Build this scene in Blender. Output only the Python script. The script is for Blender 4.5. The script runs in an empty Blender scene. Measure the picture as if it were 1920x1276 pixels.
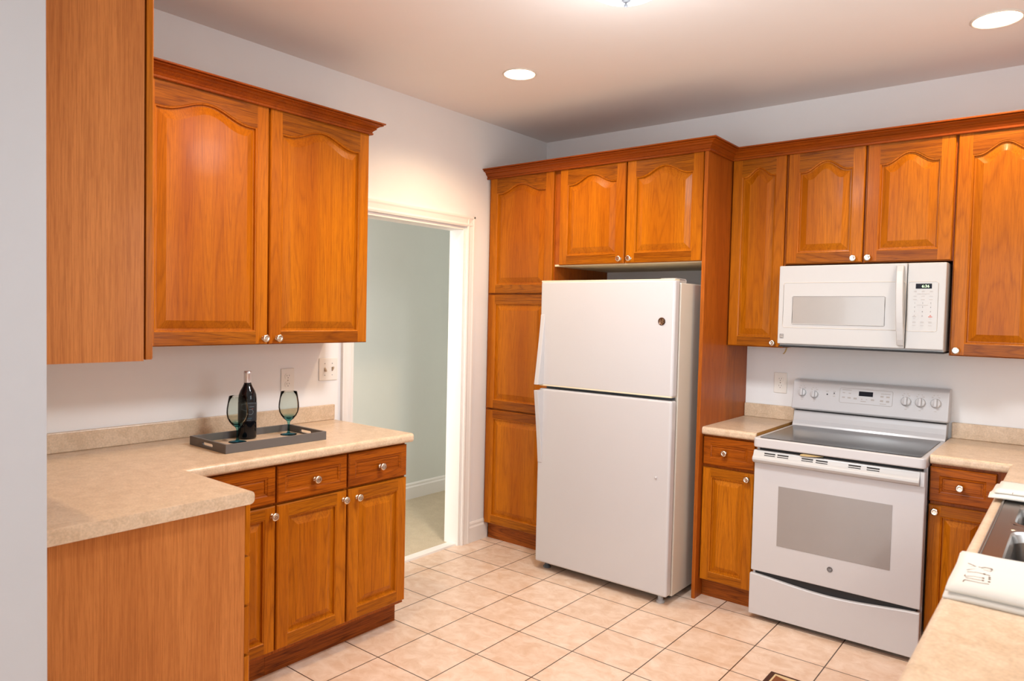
import bpy, bmesh, math, random
from mathutils import Vector, Matrix
random.seed(4)
PI = math.pi
S = bpy.context.scene
COL = S.collection

# ------------------------------------------------------------------ camera
cam_d = bpy.data.cameras.new('camera')
cam = bpy.data.objects.new('camera', cam_d)
COL.objects.link(cam)
CAM = Vector((3.0575, -4.1707, 1.4845))
yaw, pitch, roll = .6751, -.0371, .0222
d = Vector((-math.sin(yaw)*math.cos(pitch), math.cos(yaw)*math.cos(pitch), math.sin(pitch)))
r0 = d.cross(Vector((0, 0, 1))).normalized()
u0 = r0.cross(d)
r = math.cos(roll)*r0 + math.sin(roll)*u0
u = -math.sin(roll)*r0 + math.cos(roll)*u0
M = Matrix((r, u, -d)).transposed().to_4x4()
M.translation = CAM
cam.matrix_world = M
cam_d.sensor_width = 36
cam_d.lens = 36*1337.5/1920
cam_d.clip_start = .02
cam_d.dof.use_dof = True
cam_d.dof.focus_distance = 3.9
cam_d.dof.aperture_fstop = 5.0
S.camera = cam

# ------------------------------------------------------------------ world, daylight, exposure
w = bpy.data.worlds.new('world')
S.world = w
w.use_nodes = True
w.node_tree.nodes['Background'].inputs[0].default_value = (.86, .93, 1, 1)
w.node_tree.nodes['Background'].inputs[1].default_value = 1.0

def area(name, loc, rot, sx, sy, power, color):
    l = bpy.data.lights.new(name, 'AREA')
    l.shape = 'RECTANGLE'; l.size = sx; l.size_y = sy
    l.energy = power; l.color = color
    o = bpy.data.objects.new(name, l)
    o.location = loc; o.rotation_euler = rot
    COL.objects.link(o)
    return o
# daylight through the glazed opening of the dining end, behind the camera, and the window over the sink
area('daylight_dining_window', (2.3, -7.05, 1.35), (PI/2, 0, 0), 3.6, 2.2, 95, (.89, .95, 1))
area('daylight_sink_window', (3.52, -1.8, 1.62), (0, PI/2, 0), .9, 1.0, 12, (.90, .95, 1))
area('hall_fill_light', (-.59, -4.3, 1.5), (PI/2, 0, 0), .8, 2.0, 72, (1, .985, .96))  # added fill that brightens the hallway

VS = S.view_settings
S.display_settings.display_device = 'sRGB'
VS.view_transform = 'Standard'
VS.look = 'None'
VS.exposure = 0.13
VS.gamma = 1
VS.use_curve_mapping = False

# ------------------------------------------------------------------ materials
def srgb(r_, g_, b_):
    f = lambda c: (c/255/12.92) if c/255 <= .04045 else ((c/255+.055)/1.055)**2.4
    return (f(r_), f(g_), f(b_), 1)

class NT:
    def __init__(s, name):
        s.m = bpy.data.materials.new(name); s.m.use_nodes = True
        s.t = s.m.node_tree; s.b = s.t.nodes['Principled BSDF']
    def n(s, typ, **kw):
        o = s.t.nodes.new(typ)
        for k, v in kw.items(): setattr(o, k, v)
        return o
    def l(s, a, b): s.t.links.new(a, b)
    def coords(s, scale=(1, 1, 1), loc=(0, 0, 0), rand=0):
        tc = s.n('ShaderNodeTexCoord')
        mp = s.n('ShaderNodeMapping')
        mp.inputs['Scale'].default_value = scale
        mp.inputs['Location'].default_value = loc
        out = tc.outputs['Object']
        if rand:
            oi = s.n('ShaderNodeObjectInfo')
            ml = s.n('ShaderNodeVectorMath', operation='SCALE')
            ml.inputs[0].default_value = (7.3*rand, 5.1*rand, 11.7*rand)
            s.l(oi.outputs['Random'], ml.inputs['Scale'])
            ad = s.n('ShaderNodeVectorMath', operation='ADD')
            s.l(out, ad.inputs[0]); s.l(ml.outputs[0], ad.inputs[1])
            out = ad.outputs[0]
        s.l(out, mp.inputs['Vector'])
        return mp.outputs[0]
    def noise(s, vec, scale, detail=3, rough=.5, dist=0):
        o = s.n('ShaderNodeTexNoise')
        o.inputs['Scale'].default_value = scale; o.inputs['Detail'].default_value = detail
        o.inputs['Roughness'].default_value = rough; o.inputs['Distortion'].default_value = dist
        s.l(vec, o.inputs['Vector']); return o.outputs['Fac']
    def ramp(s, fac, stops):
        o = s.n('ShaderNodeValToRGB'); e = o.color_ramp.elements
        while len(e) < len(stops): e.new(.5)
        for i, (p, c) in enumerate(stops): e[i].position = p; e[i].color = c
        s.l(fac, o.inputs[0]); return o.outputs[0]
    def mix(s, fac, a, b, mode='MIX'):
        o = s.n('ShaderNodeMix', data_type='RGBA', blend_type=mode)
        for val, idx in ((fac, 0), (a, 6), (b, 7)):
            if hasattr(val, 'node'): s.l(val, o.inputs[idx])
            else: o.inputs[idx].default_value = val
        return o.outputs[2]
    def bump(s, h, strength, dist=.002):
        o = s.n('ShaderNodeBump'); o.inputs['Strength'].default_value = strength
        o.inputs['Distance'].default_value = dist
        s.l(h, o.inputs['Height']); s.l(o.outputs[0], s.b.inputs['Normal'])
    def set(s, **kw):
        for k, v in kw.items():
            k = {'color': 'Base Color', 'rough': 'Roughness', 'metal': 'Metallic', 'coat': 'Coat Weight',
                 'coat_rough': 'Coat Roughness', 'spec': 'Specular IOR Level', 'emit': 'Emission Color', 'estr': 'Emission Strength'}[k]
            if hasattr(v, 'node'): s.l(v, s.b.inputs[k])
            else: s.b.inputs[k].default_value = v
        return s

def plain(name, color, rough=.5, mott=.03, scale=8, **kw):
    t = NT(name)
    v = t.coords((1, 1, 1))
    n = t.noise(v, scale, 4)
    c = t.mix(n, tuple(x*(1-mott) for x in color[:3])+(1,), tuple(min(1, x*(1+mott)) for x in color[:3])+(1,))
    t.set(color=c, rough=rough, **kw)
    return t.m

def oak(name, axis, light, mid, dark, rough=.36, coat=.09, cath=1.25, amt=.62, figure=.5):
    t = NT(name)
    def sc(a, b):   # a across the grain, b along it
        return (b, a, a) if axis == 'x' else (a, a, b)
    v1 = t.coords(sc(1, .07), rand=1)
    v2 = t.coords(sc(1, .018), rand=1)
    v3 = t.coords(sc(1, .035), rand=1)
    big = t.noise(v1, 7, 2, .5, .3)                      # broad figure
    mul = t.n('ShaderNodeMath', operation='MULTIPLY'); mul.inputs[1].default_value = 34*cath
    t.l(big, mul.inputs[0])
    sn = t.n('ShaderNodeMath', operation='PINGPONG'); sn.inputs[1].default_value = 1
    t.l(mul.outputs[0], sn.inputs[0])
    fine = t.noise(v2, 330, 4, .65)
    pore = t.noise(v3, 520, 2, .5)
    base = t.ramp(big, [(.34, mid), (.60, light)])
    g = t.ramp(sn.outputs[0], [(.0, (1, 1, 1, 1)), (.20, (.45, .45, .45, 1)), (.55, (0, 0, 0, 1))])
    f = t.ramp(fine, [(.41, (1, 1, 1, 1)), (.56, (0, 0, 0, 1))])
    p = t.ramp(pore, [(.36, (1, 1, 1, 1)), (.46, (0, 0, 0, 1))])
    gf = t.mix(1-figure, g, f, 'MIX')
    mm = t.n('ShaderNodeMath', operation='MULTIPLY'); mm.inputs[1].default_value = amt
    t.l(gf, mm.inputs[0])
    c = t.mix(mm.outputs[0], base, dark)
    pm = t.n('ShaderNodeMath', operation='MULTIPLY'); pm.inputs[1].default_value = .5*amt
    t.l(p, pm.inputs[0])
    c = t.mix(pm.outputs[0], c, dark)
    t.set(color=c, rough=rough, coat=coat, coat_rough=.12, spec=.12)
    t.bump(f, .08, .0005)
    return t.m

OL, OM, OD = (.475, .143, .0035, 1), (.375, .096, .002, 1), (.145, .027, .0015, 1)
sc4 = lambda c, k: tuple(x*k for x in c[:3])+(1,)
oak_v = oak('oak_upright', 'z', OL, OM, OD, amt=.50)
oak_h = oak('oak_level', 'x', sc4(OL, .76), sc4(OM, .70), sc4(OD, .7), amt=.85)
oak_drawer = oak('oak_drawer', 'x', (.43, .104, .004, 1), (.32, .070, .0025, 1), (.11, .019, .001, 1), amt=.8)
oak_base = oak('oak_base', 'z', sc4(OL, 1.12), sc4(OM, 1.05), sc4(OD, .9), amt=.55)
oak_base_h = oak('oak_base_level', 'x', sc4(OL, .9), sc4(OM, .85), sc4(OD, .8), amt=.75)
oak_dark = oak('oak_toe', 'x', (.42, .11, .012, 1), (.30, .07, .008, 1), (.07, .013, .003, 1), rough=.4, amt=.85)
oak_crown = oak('oak_crown', 'x', (.36, .078, .005, 1), (.28, .054, .004, 1), (.14, .024, .003, 1))
veneer = oak('oak_veneer', 'z', (.56, .205, .055, 1), (.48, .165, .042, 1), (.24, .064, .014, 1), rough=.45, coat=.06, cath=.5, amt=.5, figure=.3)
side_oak = oak('oak_side', 'z', (.42, .105, .010, 1), (.34, .076, .007, 1), (.17, .034, .004, 1))

wall_m = plain('paint_wall', (.82, .81, .80, 1), .85, .02)
near_m = plain('paint_wall_dimmed', (.50, .505, .525, 1), .85, .02)  # near wall paint darkened and cooled to stand in for dimmer light
ceil_m = plain('paint_ceiling', (.86, .83, .80, 1), .9, .01)
hall_m = plain('paint_hall', (.68, .70, .65, 1), .85, .02)
white_trim = plain('paint_trim', (.82, .79, .75, 1), .4, .01)
appl = plain('white_enamel', (.56, .55, .555, 1), .28, .01, coat=.3, coat_rough=.1)
appl_warm = plain('white_plastic', (.50, .495, .485, 1), .35, .01)
appl_side = plain('aged_warmlit_enamel', (.60, .55, .47, 1), .32, .01, coat=.2, coat_rough=.1)  # fridge body: yellowed enamel, with warm lamp light put into the tint
black = plain('black_recess', (.012, .011, .011, 1), .6, .1)
dgrey = plain('dark_gasket', (.10, .11, .12, 1), .6, .05)
mgrey = plain('grey_plastic', (.42, .42, .42, 1), .5, .05)
nickel = plain('brushed_nickel', (.72, .66, .56, 1), .22, .03, metal=1.0)
chrome = plain('chrome', (.8, .8, .8, 1), .1, .01, metal=1.0)
plate_m = plain('ivory_plastic', (.80, .76, .70, 1), .35, .01)
print_m = plain('grey_print', (.16, .15, .15, 1), .6, .02)
print_l = plain('pale_print', (.42, .38, .35, 1), .6, .02)
red_print = plain('red_print', (.55, .12, .08, 1), .6, .02)
glass_grey = plain('tinted_oven_glass', (.30, .275, .26, 1), .16, .03, coat=.4, coat_rough=.05)
mw_glass = plain('tinted_microwave_glass', (.36, .34, .32, 1), .18, .05, coat=.4, coat_rough=.05)
melamine = plain('pale_melamine', (.72, .62, .42, 1), .5, .02)
raw_board = plain('raw_particleboard', (.42, .20, .035, 1), .8, .25, 120)
display_m = plain('display_black', (.010, .010, .016, 1), .25, .02, spec=.08)

def cooktop_mat():
    t = NT('ceramic_glass')
    n = t.noise(t.coords(), 900, 2)
    c = t.ramp(n, [(.62, (.018, .019, .021, 1)), (.75, (.10, .10, .10, 1))])
    t.set(color=c, rough=.14, spec=.4)
    return t.m
cook_m = cooktop_mat()

def laminate(name, c1, c2, rough=.32):
    t = NT(name)
    v = t.coords()
    a = t.noise(v, 22, 6, .7, .8); b = t.noise(v, 140, 3, .6)
    c = t.ramp(a, [(.36, c1), (.64, c2)])
    k = t.ramp(b, [(.35, (.82, .82, .82, 1)), (.65, (1, 1, 1, 1))])
    t.set(color=t.mix(1.0, c, k, 'MULTIPLY'), rough=rough)
    return t.m
lam = laminate('laminate_counter', (.63, .46, .305, 1), (.76, .585, .415, 1))

def steel_mat():
    t = NT('stainless_steel')
    n = t.noise(t.coords((1, .02, 1)), 260, 2)
    t.set(color=(.36, .345, .33, 1), metal=1.0, rough=.25)
    t.bump(n, .06, .0005)
    return t.m
steel = steel_mat()

def tile_mat():
    t = NT('floor_tile')
    P = .2995
    v = t.coords((1, 1, 1), (-.1509, .6634, 0))
    br = t.n('ShaderNodeTexBrick'); br.offset = 0; br.squash = 1
    br.inputs['Scale'].default_value = 1; br.inputs['Mortar Size'].default_value = .0026
    br.inputs['Mortar Smooth'].default_value = .12; br.inputs['Bias'].default_value = 0
    br.inputs['Brick Width'].default_value = P; br.inputs['Row Height'].default_value = P
    br.inputs['Color1'].default_value = (.78, .615, .49, 1)
    br.inputs['Color2'].default_value = (.83, .665, .54, 1)
    br.inputs['Mortar'].default_value = (.085, .05, .032, 1)
    t.l(v, br.inputs['Vector'])
    a = t.noise(t.coords((1, 1.25, 1)), 12, 5, .66, .6)
    c = t.ramp(a, [(.36, (.84, .74, .65, 1)), (.66, (1, 1, 1, 1))])
    c = t.mix(1.0, br.outputs['Color'], c, 'MULTIPLY')
    t.set(color=c, rough=.30)
    inv = t.n('ShaderNodeMath', operation='SUBTRACT'); inv.inputs[0].default_value = 1
    t.l(br.outputs['Fac'], inv.inputs[1])
    t.bump(inv.outputs[0], .5, .002)
    return t.m
tile_m = tile_mat()

def carpet_mat():
    t = NT('carpet_pile')
    v = t.coords()
    n = t.noise(v, 320, 3, .7); b = t.noise(v, 14, 3)
    c = t.mix(b, (.66, .54, .37, 1), (.80, .68, .49, 1))
    k = t.ramp(n, [(.3, (.6, .6, .6, 1)), (.7, (1, 1, 1, 1))])
    t.set(color=t.mix(1.0, c, k, 'MULTIPLY'), rough=1)
    t.bump(n, .8, .006)
    return t.m
carpet_m = carpet_mat()

def cloth_mat():
    t = NT('cotton_cloth')
    n = t.noise(t.coords((1, 1, 1)), 700, 2)
    t.set(color=(.64, .60, .54, 1), rough=.95)
    t.bump(n, .3, .001)
    return t.m
cloth_m = cloth_mat()

def emit(name, color, strength):
    t = NT(name); t.set(color=(.9, .9, .9, 1), emit=color, estr=strength, rough=.4); return t.m
dome_m = emit('lit_frosted_glass', (.95, .98, 1, 1), 2.6)
can_m = emit('lit_can_lens', (1, .84, .60, 1), 14.0)
led_m = emit('green_digits', (.25, .95, .08, 1), 1.1)

def glassy(name, ctop, cbot, z0, z1):
    """thin tinted drinking glass: tint runs from the stem colour into a clear bowl"""
    t = NT(name)
    tc = t.n('ShaderNodeTexCoord'); sx = t.n('ShaderNodeSeparateXYZ'); t.l(tc.outputs['Object'], sx.inputs[0])
    mr = t.n('ShaderNodeMapRange'); mr.inputs['From Min'].default_value = z0; mr.inputs['From Max'].default_value = z1
    t.l(sx.outputs['Z'], mr.inputs['Value'])
    c = t.mix(mr.outputs[0], cbot, ctop)
    tr = t.n('ShaderNodeBsdfTransparent'); t.l(c, tr.inputs[0])
    gl = t.n('ShaderNodeBsdfGlossy'); gl.inputs['Roughness'].default_value = .03
    lw = t.n('ShaderNodeLayerWeight'); lw.inputs[0].default_value = .12
    mx = t.n('ShaderNodeMixShader')
    t.l(lw.outputs['Fresnel'], mx.inputs[0]); t.l(tr.outputs[0], mx.inputs[1]); t.l(gl.outputs[0], mx.inputs[2])
    t.l(mx.outputs[0], t.t.nodes['Material Output'].inputs['Surface'])
    return t.m
bowl_glass = glassy('smoke_glass', (.90, .925, .90, 1), (.16, .55, .62, 1), .070, .098)
stem_glass = glassy('teal_glass', (.50, .84, .88, 1), (.22, .58, .72, 1), .0, .03)
bottle_m = plain('dark_bottle_glass', (.003, .004, .006, 1), .05, .05, spec=.35)
foil_m = plain('silver_foil', (.68, .64, .64, 1), .28, .05, metal=.85)
label_m = plain('bottle_label_navy', (.006, .009, .014, 1), .45, .2)
label_ink = plain('bottle_label_ink', (.16, .22, .27, 1), .5, .05)
label_teal = plain('bottle_label_teal', (.02, .10, .15, 1), .5, .05)
label_red = plain('bottle_label_red', (.22, .05, .04, 1), .5, .05)
tray_m = plain('grey_painted_wood', (.115, .105, .10, 1), .45, .05)
tray_in = laminate('tray_base', (.58, .42, .29, 1), (.68, .51, .36, 1), .4)
rug_dark = plain('rug_brown', (.06, .018, .008, 1), .95, .3, 200)
rug_cream = plain('rug_cream', (.62, .47, .26, 1), .95, .15, 200)
rug_rust = plain('rug_rust', (.20, .06, .02, 1), .95, .3, 200)
wood_peg = plain('pale_wood_sliver', (.55, .40, .18, 1), .6, .1)
badge_m = plain('badge_bronze', (.10, .05, .03, 1), .3, .1, metal=.6)
badge_l = plain('badge_tan', (.36, .22, .12, 1), .35, .1, metal=.5)

# ------------------------------------------------------------------ mesh helpers
class MB:
    def __init__(s): s.v = []; s.f = []; s.m = []; s.sm = []
    def add(s, vs, fs, mat=0, smooth=False):
        o = len(s.v); s.v += [tuple(p) for p in vs]
        for f in fs: s.f.append([i+o for i in f]); s.m.append(mat); s.sm.append(smooth)
        return s
    def box(s, x0, x1, y0, y1, z0, z1, mat=0):
        if x0 > x1: x0, x1 = x1, x0
        if y0 > y1: y0, y1 = y1, y0
        vs = [(x, y, z) for z in (z0, z1) for y in (y0, y1) for x in (x0, x1)]
        return s.add(vs, [(0, 2, 3, 1), (4, 5, 7, 6), (0, 1, 5, 4), (2, 6, 7, 3), (0, 4, 6, 2), (1, 3, 7, 5)], mat)
    def prism(s, pts, axis, a0, a1, mat=0, smooth=False):
        """closed polygon extruded along an axis; pts are the other two coordinates in order"""
        def mk(p, a):
            return {'x': (a, p[0], p[1]), 'y': (p[0], a, p[1]), 'z': (p[0], p[1], a)}[axis]
        n = len(pts)
        vs = [mk(p, a0) for p in pts]+[mk(p, a1) for p in pts]
        s.add(vs, [tuple(range(n)), tuple(range(2*n-1, n-1, -1))], mat)
        o = len(s.v)-2*n
        for i in range(n):
            j = (i+1) % n
            s.f.append([o+i, o+n+i, o+n+j, o+j]); s.m.append(mat); s.sm.append(smooth)
        return s
    def lathe(s, prof, seg=24, mat=0, origin=(0, 0, 0), axis='z', smooth=True):
        ox, oy, oz = origin; vs = []
        for (rr, h) in prof:
            for k in range(seg):
                a = 2*PI*k/seg; c_, s_ = rr*math.cos(a), rr*math.sin(a)
                vs.append({'z': (ox+c_, oy+s_, oz+h), 'y': (ox+c_, oy-h, oz+s_), 'x': (ox+h, oy+c_, oz+s_)}[axis])
        fs = []
        for i in range(len(prof)-1):
            for k in range(seg):
                k2 = (k+1) % seg
                fs.append((i*seg+k, i*seg+k2, (i+1)*seg+k2, (i+1)*seg+k))
        s.add(vs, fs, mat, smooth)
        if prof[0][0] > 1e-5: s.add([vs[k] for k in range(seg)], [tuple(range(seg))[::-1]], mat)
        if prof[-1][0] > 1e-5: s.add([vs[(len(prof)-1)*seg+k] for k in range(seg)], [tuple(range(seg))], mat)
        return s
    def tube(s, pts, rad, seg=8, mat=0):
        pts = [Vector(p) for p in pts]; vs = []; n = len(pts)
        up = Vector((0, 0, 1))
        for i, p in enumerate(pts):
            t_ = (pts[min(i+1, n-1)]-pts[max(i-1, 0)]).normalized()
            a = t_.cross(up)
            if a.length < 1e-3: a = t_.cross(Vector((1, 0, 0)))
            a.normalize(); b = t_.cross(a)
            rr = rad[i] if isinstance(rad, (list, tuple)) else rad
            for k in range(seg):
                q = 2*PI*k/seg
                vs.append(p+rr*(math.cos(q)*a+math.sin(q)*b))
        fs = [(i*seg+k, i*seg+(k+1) % seg, (i+1)*seg+(k+1) % seg, (i+1)*seg+k) for i in range(n-1) for k in range(seg)]
        fs += [tuple(range(seg))[::-1], tuple((n-1)*seg+k for k in range(seg))]
        return s.add(vs, fs, mat, True)
    def mesh(s, name, mats):
        me = bpy.data.meshes.new(name)
        me.from_pydata(s.v, [], s.f)
        for m_ in mats: me.materials.append(m_)
        for p, m_, sm in zip(me.polygons, s.m, s.sm): p.material_index = m_; p.use_smooth = sm
        b = bmesh.new(); b.from_mesh(me)
        bmesh.ops.recalc_face_normals(b, faces=b.faces)
        b.to_mesh(me); b.free()
        return me

def add_bevel(o, wdt, seg=2):
    if wdt:
        md = o.modifiers.new('bevel', 'BEVEL'); md.width = wdt; md.segments = seg
        md.limit_method = 'ANGLE'; md.angle_limit = .6; md.harden_normals = False
    return o

def obj(name, mb, mats, parent=None, loc=(0, 0, 0), bevel=0, seg=2, rot=(0, 0, 0)):
    if not isinstance(mats, (list, tuple)): mats = [mats]
    me = mb.mesh(name, mats) if isinstance(mb, MB) else mb
    o = bpy.data.objects.new(name, me)
    COL.objects.link(o)
    if parent is not None: o.parent = parent
    o.location = loc; o.rotation_euler = rot
    return add_bevel(o, bevel, seg)

def thing(name, label, cat, loc=(0, 0, 0), rotz=0, group=None):
    o = bpy.data.objects.new(name, None); COL.objects.link(o)
    o.location = loc; o.rotation_euler = (0, 0, rotz); o.empty_display_size = .1
    o['label'] = label; o['category'] = cat
    if group: o['group'] = group
    return o
def tag(o, label, cat, group=None):
    o['label'] = label; o['category'] = cat
    if group: o['group'] = group
    return o
def struct(name, mb, mats, bevel=0, label=None):
    o = obj(name, mb, mats, bevel=bevel); o['kind'] = 'structure'
    if label: o['label'] = label
    return o

def text_mesh(txt, size, depth=.0004):
    c = bpy.data.curves.new('t', 'FONT'); c.body = txt; c.size = size; c.extrude = depth
    c.align_x = 'CENTER'; c.align_y = 'CENTER'; c.resolution_u = 3
    o = bpy.data.objects.new('t', c); COL.objects.link(o)
    bpy.context.view_layer.update()
    me = bpy.data.meshes.new_from_object(o.evaluated_get(bpy.context.evaluated_depsgraph_get()))
    bpy.data.objects.remove(o); bpy.data.curves.remove(c)
    return me
def add_text(mb, txt, size, cx, y, cz, mat=0, sx=1.0):
    """letters standing on a surface that faces -Y"""
    me = text_mesh(txt, size)
    mb.add([(cx+v.co.x*sx, y-v.co.z, cz+v.co.y) for v in me.vertices], [tuple(p.vertices) for p in me.polygons], mat)
    bpy.data.meshes.remove(me)

def rrect(x0, x1, z0, z1, rad, n=5):
    pts = []
    for cx, cz, a0 in ((x1-rad, z0+rad, -PI/2), (x1-rad, z1-rad, 0), (x0+rad, z1-rad, PI/2), (x0+rad, z0+rad, PI)):
        for k in range(n+1):
            a = a0+PI/2*k/n
            pts.append((cx+rad*math.cos(a), cz+rad*math.sin(a)))
    return pts

# ------------------------------------------------------------------ cabinet door maker
def door_mesh(wd, h, t=.02, fw=.055, arch=0, raised=.030, ftop=None):
    """frame-and-raised-panel front, width X, height Z, back at y=0, face at y=-t"""
    mb = MB(); e = .004; ftop = ftop or fw
    n = 28 if arch else 1
    us = [-1+2*i/n for i in range(n+1)]
    shp = lambda q: 0 if abs(q) > .86 else .5*(1+math.cos(PI*abs(q)/.86))
    def ring(ins, y):
        xl, xr, zb = fw+ins, wd-fw-ins, fw+ins
        top = [(xl+(xr-xl)*(q+1)/2, y, h-ftop-arch+arch*shp(q)-ins) for q in us]
        return [(xl, y, zb), (xr, y, zb)]+top[::-1]
    # frame face
    zs = h-ftop-arch
    mb.add([(e, -t, e), (fw, -t, e), (fw, -t, h-e), (e, -t, h-e)], [(0, 1, 2, 3)], 0)
    mb.add([(wd-fw, -t, e), (wd-e, -t, e), (wd-e, -t, h-e), (wd-fw, -t, h-e)], [(0, 1, 2, 3)], 0)
    mb.add([(fw, -t, e), (wd-fw, -t, e), (wd-fw, -t, fw), (fw, -t, fw)], [(0, 1, 2, 3)], 1)
    tp = ring(0, -t)[2:][::-1]
    for i in range(n):
        a, b = tp[i], tp[i+1]
        mb.add([a, b, (b[0], -t, h-e), (a[0], -t, h-e)], [(0, 1, 2, 3)], 1)
    # outer rim
    A = [(e, -t, e), (wd-e, -t, e), (wd-e, -t, h-e), (e, -t, h-e)]
    B = [(0, -t+e, 0), (wd, -t+e, 0), (wd, -t+e, h), (0, -t+e, h)]
    Cc = [(0, 0, 0), (wd, 0, 0), (wd, 0, h), (0, 0, h)]
    for P, Q in ((A, B), (B, Cc)):
        for i in range(4):
            j = (i+1) % 4
            mb.add([P[i], P[j], Q[j], Q[i]], [(0, 1, 2, 3)], 1 if i in (0, 2) else 0)
    mb.add(Cc, [(3, 2, 1, 0)], 0)
    # moulded inner edge, groove, raised field
    steps = [(0, -t), (.003, -t+.0025), (.006, -t+.003), (.0085, -t+.0125), (.0135, -t+.0125), (.0135+raised, -t+.0015), (.015+raised, -t+.0010)]
    if raised < .02: steps = [(0, -t), (.004, -t+.0035), (.010, -t+.0045), (.0125, -t+.0085), (.017, -t+.0085), (.019, -t+.0072)]
    R = [ring(*q) for q in steps]
    m_ = len(R[0])
    for P, Q in zip(R, R[1:]):
        for i in range(m_):
            j = (i+1) % m_
            mb.add([P[i], P[j], Q[j], Q[i]], [(0, 1, 2, 3)], 0)
    mb.add(R[-1], [tuple(range(m_))], 0)
    return mb

def knob_mb(axis='y'):
    mb = MB()
    mb.lathe([(.0105, 0), (.0105, .0025), (.006, .004), (.0055, .012), (.010, .015), (.0155, .019), (.0165, .0225), (.0150, .0255), (.0115, .0275), (.009, .0265), (.004, .0265), (0, .0268)], 20, 0, axis='y')
    return mb
KNOB = knob_mb().mesh('knob', [nickel])

def front(name, parent, x0, x1, z0, z1, yb, knob=None, arch=0, fw=.055, raised=.030, grain='v', ftop=None):
    """door or drawer front placed in the cabinet's own frame, its knob a child of it"""
    if grain == 'b': fw, raised = (.046, .024) if x1-x0 < .32 else (.052, .030)
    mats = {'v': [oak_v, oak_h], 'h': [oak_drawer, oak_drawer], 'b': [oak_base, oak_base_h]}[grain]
    o = obj(name, door_mesh(x1-x0, z1-z0, fw=fw, arch=arch, raised=raised, ftop=ftop), mats, parent, (x0, yb, z0))
    if knob:
        k = bpy.data.objects.new('knob', KNOB); COL.objects.link(k)
        k.parent = o; k.location = (knob[0]-x0, -.02, knob[1]-z0)
    return o

def crown(name, label, path, z0, z1, out, ends=True):
    """moulding swept along a path in plan; the room lies to the right of the path"""
    hgt = z1-z0
    prof = [(0, 0), (.16, 0), (.21, .05), (.21, .15), (.13, .20), (.22, .34), (.38, .45), (.45, .50), (.39, .55), (.60, .70), (.82, .77), (.87, .82), (.80, .86), (1, .90), (1, 1), (0, 1)]
    prof = [(a*out, b*hgt) for a, b in prof]
    P = [Vector(p) for p in path]; mb = MB(); vs = []; n = len(prof)
    for i, p in enumerate(P):
        dirs = []
        if i > 0: dirs.append((P[i]-P[i-1]).normalized())
        if i < len(P)-1: dirs.append((P[i+1]-P[i]).normalized())
        ns = [Vector((q.y, -q.x)) for q in dirs]
        nn = ns[0] if len(ns) == 1 else (ns[0]+ns[1])/(1+ns[0].dot(ns[1]))
        for a, b in prof: vs.append((p.x+nn.x*a, p.y+nn.y*a, z0+b))
    fs = [(i*n+k, i*n+(k+1) % n, (i+1)*n+(k+1) % n, (i+1)*n+k) for i in range(len(P)-1) for k in range(n)]
    fs += [tuple(range(n)), tuple((len(P)-1)*n+k for k in range(n))]
    mb.add(vs, fs)
    return tag(obj(name, mb, oak_crown), label, 'moulding')

def slab(xs, ys, cells, z0, z1):
    """plate made of grid cells, welded, hole cells left out"""
    b = bmesh.new(); V = {}
    def vv(i, j, z):
        if (i, j, z) not in V: V[(i, j, z)] = b.verts.new((xs[i], ys[j], z))
        return V[(i, j, z)]
    for (i, j) in cells:
        b.faces.new([vv(i, j, z1), vv(i+1, j, z1), vv(i+1, j+1, z1), vv(i, j+1, z1)])
        b.faces.new([vv(i, j, z0), vv(i, j+1, z0), vv(i+1, j+1, z0), vv(i+1, j, z0)])
        for di, dj, a, c in ((-1, 0, (0, 1), (0, 0)), (1, 0, (1, 0), (1, 1)), (0, -1, (0, 0), (1, 0)), (0, 1, (1, 1), (0, 1))):
            if (i+di, j+dj) not in cells:
                b.faces.new([vv(i+a[0], j+a[1], z0), vv(i+c[0], j+c[1], z0), vv(i+c[0], j+c[1], z1), vv(i+a[0], j+a[1], z1)])
    bmesh.ops.recalc_face_normals(b, faces=b.faces)
    return b

def counter_mesh(name, b, fronts, rad=.015):
    """roll the named front edges; fronts are tests on an edge's two plan points"""
    es = [e for e in b.edges if abs(e.verts[0].co.z-e.verts[1].co.z) < 1e-6 and
          any(f(e.verts[0].co) and f(e.verts[1].co) for f in fronts) and len(e.link_faces) == 2 and abs(e.calc_face_angle(0)) > .5]
    bmesh.ops.bevel(b, geom=es, offset=rad, segments=6, profile=.5, affect='EDGES')
    me = bpy.data.meshes.new(name); b.to_mesh(me); b.free()
    me.materials.append(lam)
    return me

# ================================================================== THE SETTING
H = 2.7157
NEAR = -3.55
struct('floor', MB().box(-.02, 3.6, -7.2, .1, -.06, 0), tile_m)
struct('floor_hall', MB().box(-2.2, -.075, -4.5, .25, -.06, .004), carpet_m, label='beige carpet of the hallway')
struct('ceiling', MB().box(-2.2, 3.6, -7.2, .25, H, H+.08), ceil_m)
mb = MB().box(-.12, 0, -7.2, -1.725, 0, H).box(-.12, 0, -.845, .12, 0, H).box(-.12, 0, -1.725, -.845, 2.02, H)
struct('wall_left', mb, wall_m)
struct('wall_back', MB().box(0, 3.6, 0, .12, 0, H), wall_m)
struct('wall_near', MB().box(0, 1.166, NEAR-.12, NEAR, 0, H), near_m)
mb = MB().box(3.48, 3.6, -7.2, -2.3, 0, H).box(3.48, 3.6, -1.3, 0, 0, H).box(3.48, 3.6, -2.3, -1.3, 0, 1.1).box(3.48, 3.6, -2.3, -1.3, 2.15, H)
struct('wall_right', mb, wall_m)
mb = MB().box(3.47, 3.5, -2.36, -1.24, 1.04, 1.1).box(3.47, 3.5, -2.36, -1.24, 2.15, 2.21).box(3.47, 3.5, -2.36, -2.3, 1.1, 2.15).box(3.47, 3.5, -1.3, -1.24, 1.1, 2.15)
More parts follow.
